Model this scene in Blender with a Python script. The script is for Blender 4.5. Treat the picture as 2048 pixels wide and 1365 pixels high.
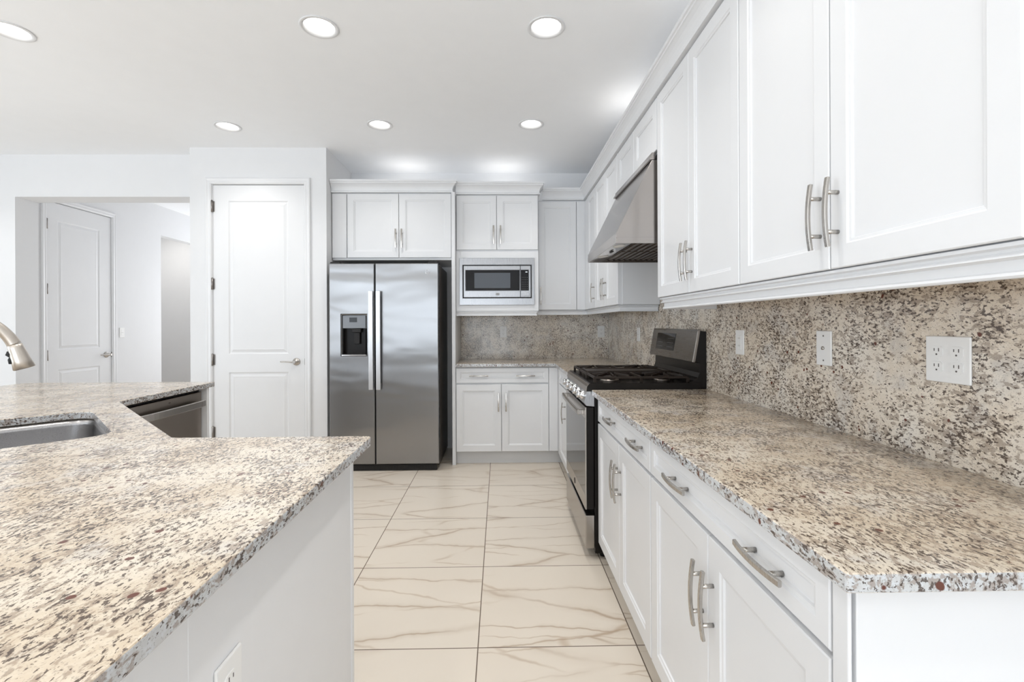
import bpy, bmesh, math, random
from math import sin, cos, pi, radians, sqrt
from mathutils import Vector, Matrix, Euler
random.seed(7)
SC = bpy.context.scene
for o in list(bpy.data.objects):
    bpy.data.objects.remove(o, do_unlink=True)
COL = SC.collection

# ------------------------------------------------------------------ camera
TH, RO = 0.0182, 0.0045
cam = bpy.data.cameras.new('camera')
cam.sensor_width = 36.0
cam.lens = 962.0 / 2048.0 * 36.0
cam.shift_x = 6.5 / 2048.0
cam.shift_y = (648.0 - 682.5) / 2048.0
cam.clip_start = 0.02
camo = bpy.data.objects.new('camera', cam)
COL.objects.link(camo)
camo.location = (0, 0, 1.27)
fwd = Vector((sin(TH), cos(TH), 0)); rgt = Vector((cos(TH), -sin(TH), 0)); upv = Vector((0, 0, 1))
r2 = rgt * cos(RO) - upv * sin(RO); u2 = upv * cos(RO) + rgt * sin(RO)
camo.matrix_world = Matrix(((r2.x, u2.x, -fwd.x, 0), (r2.y, u2.y, -fwd.y, 0), (r2.z, u2.z, -fwd.z, 1.27), (0, 0, 0, 1)))
SC.camera = camo

# ------------------------------------------------------------------ world and daylight
w = bpy.data.worlds.new('world'); SC.world = w; w.use_nodes = True
w.node_tree.nodes['Background'].inputs[0].default_value = (0.80, 0.90, 1.0, 1)
w.node_tree.nodes['Background'].inputs[1].default_value = 1.0


def area(name, loc, rot, sx, sy, power, color, spread=180):
    l = bpy.data.lights.new(name, 'AREA'); l.shape = 'RECTANGLE'; l.size = sx; l.size_y = sy
    l.energy = power; l.color = color; l.spread = radians(spread)
    o = bpy.data.objects.new(name, l); COL.objects.link(o); o.location = loc; o.rotation_euler = rot
    return o


# daylight coming through the glass doors and windows of the room behind the camera, plus lamps added where noted
area('daylight_rear_doors', (-2.3, -4.62, 1.0), (radians(90), 0, 0), 5.6, 1.95, 98, (0.84, 0.92, 1.0))
area('added_ground_bounce', (-2.3, -6.4, .02), (radians(180), 0, 0), 6.5, 3.2, 340, (0.90, 0.95, 1.0))  # unseen upward lamp added outside the doors to brighten the ceiling
area('daylight_side_window', (-6.72, -0.6, 1.35), (radians(90), 0, radians(-90)), 4.4, 2.0, 112, (0.86, 0.93, 1.0))
area('added_hall_fill', (-3.5, 7.85, 1.5), (radians(-90), 0, 0), 1.4, 1.8, 32, (0.95, 0.97, 1.0))  # lamp added at the hall end to brighten it; the wall has no window
area('side_room_ceiling_lamp', (-5.1, 7.2, 2.79), (0, 0, 0), .6, .6, 9, (1.0, 0.97, 0.92))
vs = SC.view_settings
vs.view_transform = 'Standard'; vs.look = 'None'; vs.gamma = 1.0; vs.use_curve_mapping = False
vs.exposure = 0.12
CEIL_POWER = 3.3
SC.cycles.diffuse_bounces = 8
SC.cycles.max_bounces = 14

# ------------------------------------------------------------------ materials


class NT:
    def __init__(s, name):
        s.m = bpy.data.materials.new(name); s.m.use_nodes = True
        s.t = s.m.node_tree; s.b = s.t.nodes['Principled BSDF']

    def n(s, typ, **kw):
        nd = s.t.nodes.new(typ)
        for k, v in kw.items():
            if k.startswith('i_'):
                key = k[2:]
                key = int(key) if key.isdigit() else key.replace('_', ' ')
                s.put(nd.inputs[key], v)
            else:
                setattr(nd, k, v)
        return nd

    def put(s, sock, v):
        if hasattr(v, 'is_output') or isinstance(v, bpy.types.NodeSocket):
            s.t.links.new(v, sock)
        else:
            sock.default_value = v

    def math(s, op, a, b=None, c=None, clamp=False):
        nd = s.t.nodes.new('ShaderNodeMath'); nd.operation = op; nd.use_clamp = clamp
        s.put(nd.inputs[0], a)
        if b is not None: s.put(nd.inputs[1], b)
        if c is not None: s.put(nd.inputs[2], c)
        return nd.outputs[0]

    def vmath(s, op, a, b=None):
        nd = s.t.nodes.new('ShaderNodeVectorMath'); nd.operation = op
        s.put(nd.inputs[0], a)
        if b is not None: s.put(nd.inputs[1], b)
        return nd.outputs[0]

    def mix(s, f, a, b):
        nd = s.t.nodes.new('ShaderNodeMix'); nd.data_type = 'RGBA'
        s.put(nd.inputs[0], f); s.put(nd.inputs[6], a); s.put(nd.inputs[7], b)
        return nd.outputs[2]

    def smooth(s, v, lo, hi):
        nd = s.t.nodes.new('ShaderNodeMapRange'); nd.interpolation_type = 'SMOOTHSTEP'
        s.put(nd.inputs[0], v); nd.inputs[1].default_value = lo; nd.inputs[2].default_value = hi
        return nd.outputs[0]

    def noise(s, vec, scale, detail=2.0, rough=0.5, dist=0.0, out=0):
        nd = s.t.nodes.new('ShaderNodeTexNoise')
        s.put(nd.inputs['Vector'], vec); nd.inputs['Scale'].default_value = scale
        nd.inputs['Detail'].default_value = detail; nd.inputs['Roughness'].default_value = rough
        nd.inputs['Distortion'].default_value = dist
        return nd.outputs[out]

    def mapping(s, vec, rot=(0, 0, 0), scale=(1, 1, 1), loc=(0, 0, 0)):
        nd = s.t.nodes.new('ShaderNodeMapping')
        s.put(nd.inputs[0], vec); nd.inputs[1].default_value = loc
        nd.inputs[2].default_value = rot; nd.inputs[3].default_value = scale
        return nd.outputs[0]

    def pos(s):
        return s.t.nodes.new('ShaderNodeNewGeometry').outputs['Position']

    def bump(s, h, strength, dist=0.001):
        nd = s.t.nodes.new('ShaderNodeBump')
        s.put(nd.inputs['Height'], h); nd.inputs['Strength'].default_value = strength
        nd.inputs['Distance'].default_value = dist
        s.t.links.new(nd.outputs[0], s.b.inputs['Normal'])

    def col(s, v):
        s.put(s.b.inputs['Base Color'], v)


def rgb(r, g, b): return (r, g, b, 1.0)


def plain(name, c, rough=0.5, metal=0.0, noise_bump=0.0, nscale=200, spec=None, coat=0.0):
    k = NT(name); k.b.inputs['Roughness'].default_value = rough; k.b.inputs['Metallic'].default_value = metal
    if spec is not None: k.b.inputs['Specular IOR Level'].default_value = spec
    if coat: k.b.inputs['Coat Weight'].default_value = coat
    p = k.pos()
    v = k.noise(p, 9.0, 3)
    k.col(k.mix(v, rgb(*[q * 0.985 for q in c]), rgb(*[min(1, q * 1.015) for q in c])))
    if noise_bump: k.bump(k.noise(p, nscale, 2), noise_bump, 0.0008)
    return k.m


def steel(name, c, rough=0.28, axis='z', wave=0.0, aniso=0.5, spread=0.05):
    k = NT(name); p = k.pos()
    sc = {'z': (1, 1, 0.012), 'x': (0.012, 1, 1), 'y': (1, 0.012, 1)}[axis]
    br = k.noise(k.mapping(p, scale=sc), 900, 2)
    k.col(k.mix(br, rgb(*[q * 0.94 for q in c]), rgb(*[min(1, q * 1.05) for q in c])))
    k.b.inputs['Metallic'].default_value = 1.0
    k.put(k.b.inputs['Roughness'], k.math('MULTIPLY_ADD', br, spread, rough - spread / 2))
    if wave:
        wv = k.noise(k.mapping(p, scale=(1.0, 1.0, 3.2)), 1.3, 1, 0.4, 0.6)
        k.bump(wv, wave, 0.02)
    return k.m


def granite(name, edge=False, pale=False):
    k = NT(name); p = k.pos()
    warp = k.vmath('SCALE', k.noise(p, 14, 2, out=1)); k.t.nodes[-1].inputs[3].default_value = 0.02
    q = k.vmath('ADD', p, warp)
    # long streaks lean the same way over the whole slab
    qa = k.mapping(q, rot=(radians(38), radians(22), radians(-28)), scale=(1.0, 0.48, 0.85))
    big = k.noise(p, 5.0, 3)
    base = k.mix(k.smooth(big, .36, .66), rgb(*((.66, .575, .47) if pale else (.525, .435, .33))), rgb(*((.74, .69, .615) if pale else (.64, .575, .485))))
    grey = k.smooth(k.noise(k.vmath('ADD', p, (7.1, 3.2, 1.4)), 8.5, 3), .52, .68)
    base = k.mix(k.math('MULTIPLY', grey, .55), base, rgb(.50, .485, .47))
    if edge: base = k.mix(.72, base, rgb(.46, .495, .535))  # cool daylight reflection put into the colour of the counter edges
    mott = k.noise(q, 70, 3, .6)
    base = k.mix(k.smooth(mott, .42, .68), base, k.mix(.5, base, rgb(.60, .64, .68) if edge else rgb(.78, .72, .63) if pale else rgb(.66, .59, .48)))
    cl = k.noise(k.vmath('ADD', p, (2.3, 9.1, 4.4)), 11, 3, .6)
    # soft taupe clouds around the flecks
    f0 = k.math('ADD', k.noise(qa, 95, 3, .62), k.math('MULTIPLY', cl, .35))
    base = k.mix(k.math('MULTIPLY', k.smooth(f0, .67, .76), .62), base, rgb(.225, .165, .12))
    # dark flecks
    f1 = k.math('ADD', k.noise(k.vmath('ADD', qa, (5, 5, 5)), 185, 3, .60), k.math('MULTIPLY', cl, .30))
    base = k.mix(k.math('MULTIPLY', k.smooth(f1, .715 if pale else .703, .75 if pale else .74), .90), base, rgb(.050, .030, .021))
    # fine grey pepper
    f2 = k.noise(q, 330, 2, .5)
    base = k.mix(k.math('MULTIPLY', k.smooth(f2, .58, .68), .45), base, rgb(.20, .17, .145))
    # rounded red brown garnets
    v = k.n('ShaderNodeTexVoronoi'); k.put(v.inputs['Vector'], q); v.inputs['Scale'].default_value = 38
    sep = k.n('ShaderNodeSeparateColor'); k.put(sep.inputs[0], v.outputs['Color'])
    gate = k.math('GREATER_THAN', k.math('ADD', sep.outputs[0], k.math('MULTIPLY', big, .35)), 1.07)
    gm = k.math('MULTIPLY', gate, k.math('SUBTRACT', 1.0, k.smooth(v.outputs['Distance'], .20, .27)))
    base = k.mix(gm, base, rgb(.11, .032, .018))
    k.col(base)
    k.b.inputs['Roughness'].default_value = 0.16
    k.b.inputs['Specular IOR Level'].default_value = 0.5
    return k.m


def marble_floor(name):
    k = NT(name); p = k.pos()
    s = k.n('ShaderNodeSeparateXYZ'); k.put(s.inputs[0], p)
    TX, TY, OX, OY = 0.6245, 0.6300, -0.092, 1.886
    gx = k.math('DIVIDE', k.math('SUBTRACT', s.outputs[0], OX), TX)
    gy = k.math('DIVIDE', k.math('SUBTRACT', s.outputs[1], OY), TY)
    ix = k.math('FLOOR', gx); iy = k.math('FLOOR', gy)
    fx = k.math('ABSOLUTE', k.math('SUBTRACT', k.math('FRACT', gx), .5))
    fy = k.math('ABSOLUTE', k.math('SUBTRACT', k.math('FRACT', gy), .5))
    g = k.math('MAXIMUM', fx, fy)
    grout = k.math('GREATER_THAN', g, 0.5 - 0.0022 / 0.627)
    cmb = k.n('ShaderNodeCombineXYZ'); k.put(cmb.inputs[0], ix); k.put(cmb.inputs[1], iy)
    wn = k.n('ShaderNodeTexWhiteNoise'); wn.noise_dimensions = '2D'; k.put(wn.inputs['Vector'], cmb.outputs[0])
    off = k.vmath('SCALE', wn.outputs['Color']); k.t.nodes[-1].inputs[3].default_value = 13.0
    sg = k.math('MULTIPLY_ADD', k.math('GREATER_THAN', wn.outputs['Value'], .66), -2.0, 1.0)
    flip = k.n('ShaderNodeCombineXYZ'); k.put(flip.inputs[0], sg); flip.inputs[1].default_value = 1; flip.inputs[2].default_value = 1
    q0 = k.vmath('ADD', k.vmath('MULTIPLY', p, flip.outputs[0]), off)
    w1 = k.vmath('SCALE', k.noise(q0, 2.2, 4, .6, out=1)); k.t.nodes[-1].inputs[3].default_value = 0.16

    def crack(loc, ang, sc, scale, width):
        q = k.mapping(k.vmath('ADD', k.vmath('ADD', q0, w1), loc), rot=(0, 0, radians(ang)), scale=sc)
        v = k.n('ShaderNodeTexVoronoi'); v.feature = 'DISTANCE_TO_EDGE'; v.voronoi_dimensions = '2D'
        k.put(v.inputs['Vector'], q); v.inputs['Scale'].default_value = scale
        return k.math('SUBTRACT', 1.0, k.smooth(v.outputs['Distance'], 0.0, width))
    g1 = k.smooth(k.noise(q0, 2.4, 2), .38, .56)
    g2 = k.smooth(k.noise(k.vmath('ADD', q0, (3, 3, 3)), 3.0, 2), .40, .58)
    g3 = k.smooth(k.noise(k.vmath('ADD', q0, (8, 1, 3)), 2.2, 2), .38, .60)
    v1 = k.math('MULTIPLY', crack((0, 0, 0), -47, (.28, 1.25, 1), 2.5, .024), g1)
    v2 = k.math('MULTIPLY', crack((4, 9, 0), -38, (.30, 1.4, 1), 3.4, .030), g2)
    v3 = k.math('MULTIPLY', crack((0, 0, 0), -47, (.28, 1.25, 1), 2.5, .09), g3)
    base = k.mix(k.noise(q0, 1.8, 4), rgb(.60, .535, .455), rgb(.67, .61, .53))
    base = k.mix(k.math('MULTIPLY', v3, .30), base, rgb(.43, .35, .27))
    base = k.mix(k.math('MULTIPLY', v2, .55), base, rgb(.38, .28, .19))
    base = k.mix(k.math('MULTIPLY', v1, .65), base, rgb(.33, .235, .155))
    base = k.mix(grout, base, rgb(.13, .095, .07))
    k.col(base)
    k.put(k.b.inputs['Roughness'], k.mix(grout, rgb(.30, .30, .30), rgb(.8, .8, .8)))
    k.bump(k.math('SUBTRACT', 1.0, grout), .35, .001)
    return k.m


M = {}
M['wall'] = plain('wall_paint', (.72, .725, .735), .6, noise_bump=.08, nscale=160)
M['ceiling'] = plain('ceiling_paint', (.885, .90, .92), .8, noise_bump=.1, nscale=140)
M['white'] = plain('cabinet_lacquer', (.725, .732, .745), .32)
M['trimw'] = plain('trim_paint', (.735, .74, .75), .35)
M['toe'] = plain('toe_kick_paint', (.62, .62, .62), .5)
M['granite'] = granite('speckled_granite')
M['granite_pale'] = granite('speckled_granite_pale_brightened', False, True)  # paler stone, lightened further to offset the shade under the wall cabinets
M['granite_edge_daylit'] = granite('speckled_granite_edge_daylit', True)
M['floor'] = marble_floor('marble_tile')
M['steel'] = steel('brushed_steel', (.38, .38, .39), .28, 'z')
M['steel_fridge'] = steel('brushed_steel_fridge', (.325, .325, .33), .26, 'x', wave=.6)
M['steel_y'] = steel('brushed_steel_long', (.42, .395, .37), .26, 'y')
M['steel_face'] = steel('brushed_steel_backguard', (.25, .225, .20), .28, 'y')
M['steel_light'] = steel('brushed_steel_bars', (.66, .66, .67), .36, 'z')
M['steel_hood'] = steel('brushed_steel_hood', (.44, .41, .39), .17, 'y', wave=.25)
M['steel_dark'] = steel('brushed_steel_dark', (.36, .32, .285), .30, 'z')
M['steel_sink'] = steel('satin_steel_sink', (.42, .41, .41), .28, 'x')
M['nickel'] = steel('satin_nickel', (.50, .475, .445), .27, 'z')
M['hinge'] = steel('dull_hinge_metal', (.28, .26, .245), .35, 'z')
M['chrome'] = plain('polished_chrome', (.72, .72, .73), .08, 1.0)
M['faucet'] = steel('brushed_nickel_faucet', (.56, .51, .455), .33, 'z')
M['black'] = plain('black_enamel', (.012, .010, .009), .25, spec=.16)
M['blackmat'] = plain('black_plastic', (.016, .015, .015), .5, spec=.3)
M['iron'] = plain('cast_iron', (.020, .013, .009), .45, spec=.25, noise_bump=.3, nscale=500)
M['glass_black'] = plain('dark_glass', (.010, .010, .011), .05, spec=.3)
M['glass_oven'] = plain('oven_glass', (.035, .033, .032), .06)
M['glass_grey'] = plain('microwave_window', (.075, .085, .10), .15)
M['film'] = plain('grey_glossy_panel', (.16, .17, .185), .15)
M['side_dark'] = plain('dark_appliance_side', (.075, .062, .052), .42)
M['plate'] = plain('white_plastic', (.78, .78, .77), .28)
M['slot'] = plain('slot_dark', (.10, .09, .085), .6)
M['wood'] = plain('natural_plywood', (.46, .32, .17), .5)
M['brown'] = plain('dark_filter', (.10, .075, .055), .42, .6)
M['greybtn'] = plain('grey_buttons', (.30, .30, .30), .4)
M['keymark'] = plain('key_legends', (.12, .12, .12), .4)
M['rubber'] = plain('black_rubber', (.015, .015, .015), .7)


def emis(name, c, s):
    k = NT(name); k.b.inputs['Base Color'].default_value = rgb(.8, .8, .8)
    k.b.inputs['Emission Color'].default_value = rgb(*c); k.b.inputs['Emission Strength'].default_value = s
    return k.m


M['lamp'] = emis('lamp_lens', (1, .97, .90), 9.0)
M['lampoff'] = plain('frosted_lamp', (.85, .85, .82), .2)

# ------------------------------------------------------------------ mesh helpers


class Fr:
    """local frame: u along width, v up, n outwards"""
    def __init__(s, o, U, V, N):
        s.o = Vector(o); s.U = Vector(U); s.V = Vector(V); s.N = Vector(N)

    def p(s, u, v, n=0.0):
        return s.o + s.U * u + s.V * v + s.N * n

    def mat(s, u, v, n=0.0):
        c = s.p(u, v, n)
        X = s.U.normalized(); Y = s.V.normalized(); Z = s.N.normalized()
        if X.cross(Y).dot(Z) < 0: X = -X
        return Matrix(((X.x, Y.x, Z.x, c.x), (X.y, Y.y, Z.y, c.y), (X.z, Y.z, Z.z, c.z), (0, 0, 0, 1)))


def F_back(y): return Fr((0, y, 0), (1, 0, 0), (0, 0, 1), (0, -1, 0))       # faces the camera
def F_right(x): return Fr((x, 0, 0), (0, 1, 0), (0, 0, 1), (-1, 0, 0))     # faces left
def F_left(x): return Fr((x, 0, 0), (0, 1, 0), (0, 0, 1), (1, 0, 0))       # faces right


class MB:
    def __init__(s): s.v = []; s.f = []; s.sm = []

    def add(s, vs, fs, smooth=False):
        b = len(s.v); s.v += [Vector(q) for q in vs]
        for f in fs: s.f.append([b + i for i in f]); s.sm.append(smooth)
        return s

    def box(s, x0, x1, y0, y1, z0, z1):
        vs = [(x, y, z) for x in (x0, x1) for y in (y0, y1) for z in (z0, z1)]
        return s.add(vs, [(0, 1, 3, 2), (4, 6, 7, 5), (0, 4, 5, 1), (2, 3, 7, 6), (0, 2, 6, 4), (1, 5, 7, 3)])

    def fbox(s, fr, u0, u1, v0, v1, n0, n1):
        vs = [fr.p(u, v, n) for u in (u0, u1) for v in (v0, v1) for n in (n0, n1)]
        return s.add(vs, [(0, 1, 3, 2), (4, 6, 7, 5), (0, 4, 5, 1), (2, 3, 7, 6), (0, 2, 6, 4), (1, 5, 7, 3)])

    def prism(s, poly, fn, a, b):
        """poly 2d points; fn(p,q,t) -> 3d"""
        n = len(poly)
        vs = [fn(p, q, a) for p, q in poly] + [fn(p, q, b) for p, q in poly]
        fs = [list(range(n))[::-1], list(range(n, 2 * n))]
        fs += [(i, (i + 1) % n, n + (i + 1) % n, n + i) for i in range(n)]
        return s.add(vs, fs)

    def rings(s, rings, cap0=True, cap1=True, smooth=False, closed=True):
        n = len(rings[0]); vs = [q for r in rings for q in r]; fs = []
        for k in range(len(rings) - 1):
            for i in range(n if closed else n - 1):
                j = (i + 1) % n
                fs.append((k * n + i, k * n + j, (k + 1) * n + j, (k + 1) * n + i))
        s.add(vs, fs, smooth)
        b = len(s.v) - len(vs)
        if cap0: s.f.append([b + i for i in range(n)][::-1]); s.sm.append(False)
        if cap1: s.f.append([b + (len(rings) - 1) * n + i for i in range(n)]); s.sm.append(False)
        return s

    def cyl(s, p0, p1, r0, r1=None, seg=24, smooth=True, cap=True):
        r1 = r0 if r1 is None else r1
        p0 = Vector(p0); p1 = Vector(p1); d = (p1 - p0).normalized()
        a = d.orthogonal().normalized(); b = d.cross(a)
        R = []
        for p, r in ((p0, r0), (p1, r1)):
            R.append([p + (a * cos(2 * pi * i / seg) + b * sin(2 * pi * i / seg)) * r for i in range(seg)])
        return s.rings(R, cap, cap, smooth)

    def lathe(s, o, axis, prof, seg=32, cap0=True, cap1=True):
        """prof list of (r, h)"""
        o = Vector(o); d = Vector(axis).normalized(); a = d.orthogonal().normalized(); b = d.cross(a)
        R = [[o + d * h + (a * cos(2 * pi * i / seg) + b * sin(2 * pi * i / seg)) * max(r, 1e-5) for i in range(seg)] for r, h in prof]
        return s.rings(R, cap0, cap1, True)

    def tube(s, pts, r, seg=14, up=None, smooth=True, sec=None):
        """circular (or given section) sweep along pts; r number or list"""
        pts = [Vector(p) for p in pts]; n = len(pts)
        rr = r if isinstance(r, (list, tuple)) else [r] * n
        t0 = (pts[1] - pts[0]).normalized()
        a = (up.cross(t0).normalized() if up is not None else t0.orthogonal().normalized())
        R = []
        for i in range(n):
            if i == 0: t = pts[1] - pts[0]
            elif i == n - 1: t = pts[-1] - pts[-2]
            else: t = pts[i + 1] - pts[i - 1]
            t.normalize(); a = (a - t * a.dot(t)).normalized(); b = t.cross(a)
            if sec is None:
                R.append([pts[i] + (a * cos(2 * pi * j / seg) + b * sin(2 * pi * j / seg)) * rr[i] for j in range(seg)])
            else:
                R.append([pts[i] + a * x + b * y for x, y in sec])
        return s.rings(R, True, True, smooth)

    def sweep(s, path, prof, closed=False, smooth=False):
        """horizontal moulding: path of (x,y), prof of (d,z) with d measured to the LEFT of travel"""
        P = [Vector((x, y)) for x, y in path]; n = len(P); R = []
        for i in range(n):
            if closed or 0 < i < n - 1:
                a = (P[i] - P[i - 1]).normalized(); b = (P[(i + 1) % n] - P[i]).normalized()
                na = Vector((-a.y, a.x)); nb = Vector((-b.y, b.x)); m = (na + nb)
                m = m / max(1e-6, m.dot(na))
            else:
                a = (P[1] - P[0]).normalized() if i == 0 else (P[-1] - P[-2]).normalized()
                m = Vector((-a.y, a.x))
            R.append([(P[i].x + m.x * d, P[i].y + m.y * d, z) for d, z in prof])
        if closed:
            R.append(R[0]); return s.rings(R, False, False, smooth)
        return s.rings(R, True, True, smooth)

    def slab(s, fr, u0, u1, v0, v1, t, holes=(), edge=.003):
        """board with front at n=t; holes: (u0,u1,v0,v1,[(inset,n)...])"""
        us = sorted({u0 + edge, u1 - edge} | {h[0] for h in holes} | {h[1] for h in holes})
        vv = sorted({v0 + edge, v1 - edge} | {h[2] for h in holes} | {h[3] for h in holes})
        idx = {}; vs = []; fs = []

        def vid(u, v):
            k = (round(u, 6), round(v, 6))
            if k not in idx: idx[k] = len(vs); vs.append(fr.p(u, v, t))
            return idx[k]
        for i in range(len(us) - 1):
            for j in range(len(vv) - 1):
                cu = (us[i] + us[i + 1]) / 2; cv = (vv[j] + vv[j + 1]) / 2
                if any(h[0] < cu < h[1] and h[2] < cv < h[3] for h in holes): continue
                fs.append((vid(us[i], vv[j]), vid(us[i + 1], vv[j]), vid(us[i + 1], vv[j + 1]), vid(us[i], vv[j + 1])))
        s.add(vs, fs)

        def loop(a, b, c, d, n): return [fr.p(a, c, n), fr.p(b, c, n), fr.p(b, d, n), fr.p(a, d, n)]
        s.rings([loop(u0 + edge, u1 - edge, v0 + edge, v1 - edge, t), loop(u0, u1, v0, v1, t - edge), loop(u0, u1, v0, v1, 0)], False, True)
        for h in holes:
            R = [loop(h[0], h[1], h[2], h[3], t)]
            for ins, n in h[4]: R.append(loop(h[0] + ins, h[1] - ins, h[2] + ins, h[3] - ins, n))
            s.rings(R, False, True)
        return s

    def build(s, name, mat, parent=None, bevel=0.0, seg=2, loc=None, auto=False):
        me = bpy.data.meshes.new(name)
        off = Vector((0, 0, 0))
        if parent is not None: off = parent.matrix_world.translation.copy() if parent.get('_o') is None else Vector(parent['_o'])
        elif loc is not None: off = Vector(loc)
        else:
            xs = [v.x for v in s.v]; ys = [v.y for v in s.v]; zs = [v.z for v in s.v]
            off = Vector(((min(xs) + max(xs)) / 2, (min(ys) + max(ys)) / 2, min(zs)))
        bm = bmesh.new()
        vv = [bm.verts.new(v - off) for v in s.v]
        for f, sm in zip(s.f, s.sm):
            try:
                fc = bm.faces.new([vv[i] for i in f]); fc.smooth = sm
            except ValueError:
                pass
        bmesh.ops.remove_doubles(bm, verts=bm.verts, dist=1e-5)
        bmesh.ops.recalc_face_normals(bm, faces=bm.faces)
        bm.to_mesh(me); bm.free()
        me.materials.append(mat)
        o = bpy.data.objects.new(name, me); COL.objects.link(o)
        if parent is not None:
            o.parent = parent; o['_o'] = list(off)
        else:
            o.location = off; o['_o'] = list(off)
        if bevel:
            b = o.modifiers.new('bevel', 'BEVEL'); b.width = bevel; b.segments = seg; b.limit_method = 'ANGLE'; b.angle_limit = radians(35)
            b.harden_normals = False
        return o


def tag(o, label=None, cat=None, group=None, kind=None):
    if label: o['label'] = label
    if cat: o['category'] = cat
    if group: o['group'] = group
    if kind: o['kind'] = kind
    return o


def thing(name, loc, label, cat, group=None, kind=None):
    o = bpy.data.objects.new(name, None); COL.objects.link(o); o.location = loc; o['_o'] = list(loc)
    o.empty_display_size = .05
    return tag(o, label, cat, group, kind)


def struct(o): o['kind'] = 'structure'; return o


# ------------------------------------------------------------------ room shell
H = 2.82
XR, YB = 1.13, 4.95


def xz(p, q, t): return (p, t, q)
def yz(p, q, t): return (t, p, q)
def xy(p, q, t): return (p, q, t)


struct(MB().box(-6.7, 1.25, -4.7, 8.05, -.06, 0).build('floor', M['floor']))
struct(MB().box(-6.7, 1.25, -4.7, 8.05, H, H + .08).build('ceiling', M['ceiling']))
struct(MB().box(-1.52, XR + .12, YB, YB + .12, 0, H).build('wall_back', M['wall']))
struct(MB().box(XR, XR + .12, -4.6, YB, 0, H).build('wall_right', M['wall']))
# pantry enclosure with a doorway
PF = 4.24
struct(MB().prism([(-2.697, 0), (-2.503, 0), (-2.503, 2.497), (-1.707, 2.497), (-1.707, 0), (-1.515, 0), (-1.515, H), (-2.697, H)], xz, PF, PF + .11)
       .box(-1.625, -1.515, PF + .11, YB, 0, H).box(-2.697, -2.587, PF + .11, 8.0, 0, H).box(-2.587, -1.625, YB, YB + .11, 0, H).build('wall_pantry', M['wall']))
# far left wall of the kitchen with the wide hall opening
struct(MB().prism([(-6.6, 0), (-4.37, 0), (-4.37, 2.437), (-2.697, 2.437), (-2.697, H), (-6.6, H)], xz, 4.42, 4.64).build('wall_far_left', M['wall']))
# hall
struct(MB().prism([(4.64, 0), (4.747, 0), (4.747, 2.493), (5.533, 2.493), (5.533, 0), (6.33, 0), (6.33, 2.44), (7.4, 2.44), (7.4, 0), (8.0, 0), (8.0, H), (4.64, H)], yz, -4.52, -4.40)
       .build('wall_hall', M['wall']))
struct(MB().box(-4.52, -2.6, 8.0, 8.1, 0, H).build('wall_hall_end', M['wall']))
struct(MB().box(-5.7, -4.52, 6.0, 6.1, 0, H).box(-5.7, -4.52, 7.95, 8.05, 0, H).box(-5.8, -5.7, 6.0, 8.05, 0, H).build('wall_side_room', M['wall']))
# left wall with a big window and rear wall with glass doors (behind the camera)
struct(MB().prism([(-4.6, 0), (4.42, 0), (4.42, H), (-4.6, H), (-4.6, 2.4), (1.7, 2.4), (1.7, .3), (-2.9, .3), (-2.9, 2.38), (-4.6, 2.38)], yz, -6.65, -6.55).build('wall_left', M['wall']))
struct(MB().box(-6.55, -5.2, -4.6, -4.5, 0, H).box(.6, XR, -4.6, -4.5, 0, H).box(-5.2, .6, -4.6, -4.5, 2.0, H).build('wall_front', M['wall']))


def window_frame(idx, fr, u0, u1, v0, v1, nm):
    m = MB(); t = .05
    m.fbox(fr, u0, u0 + t, v0, v1, -.03, .03).fbox(fr, u1 - t, u1, v0, v1, -.03, .03)
    m.fbox(fr, u0, u1, v0, v0 + t, -.03, .03).fbox(fr, u0, u1, v1 - t, v1, -.03, .03)
    for i in range(1, nm):
        c = u0 + (u1 - u0) * i / nm
        m.fbox(fr, c - t * .7, c + t * .7, v0 + t, v1 - t, -.025, .025)
    struct(m.build('window_%d' % idx, M['trimw']))


window_frame(1, F_back(-4.55), -5.2, .6, 0, 2.0, 4)
window_frame(2, F_left(-6.6), -2.9, 1.7, .3, 2.4, 3)

# baseboards
BBP = [(0, 0), (.014, 0), (.014, .085), (.009, .10), (.004, .105), (0, .105)]


def baseboard(name, path):
    struct(MB().sweep(path, BBP).build(name, M['trimw']))


baseboard('baseboard_back', [(-.44, YB), (-1.515, YB), (-1.515, PF), (-1.646, PF)])
baseboard('baseboard_left', [(-4.4, 4.42), (-6.55, 4.42), (-6.55, -4.5)])
baseboard('baseboard_hall', [(-4.4, 6.33), (-4.4, 5.60)])
baseboard('baseboard_pantry', [(-2.56, PF), (-2.697, PF), (-2.697, 4.42)])
baseboard('baseboard_right', [(XR, -4.5), (XR, .69)])

# door casings
CAS = [(0, 0), (.004, .012), (.014, .017), (.030, .015), (.044, .019), (.052, .017), (.057, .006), (.057, 0)]


def casing(name, fr, u0, u1, top):
    """profile swept round the opening; CAS = (offset outwards, n)"""
    R = []
    for (uu, vv, su, sv) in ((u0, 0, -1, 0), (u0, top, -1, 1), (u1, top, 1, 1), (u1, 0, 1, 0)):
        R.append([fr.p(uu + su * d, vv + sv * d, n) for d, n in CAS])
    struct(MB().rings(R, True, True).build(name, M['trimw']))


casing('trim_1', F_back(PF), -2.503, -1.707, 2.497)
casing('trim_2', F_left(-4.40), 4.747, 5.533, 2.493)
struct(MB().box(-2.503, -2.500, PF + .002, PF + .1, 0, 2.497).box(-1.7095, -1.707, PF + .002, PF + .1, 0, 2.497).build('trim_3', M['trimw']))

# interior doors
DP = [(.010, -.0065), (.018, -.0065), (.040, -.001), (.045, -.002)]


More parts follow.
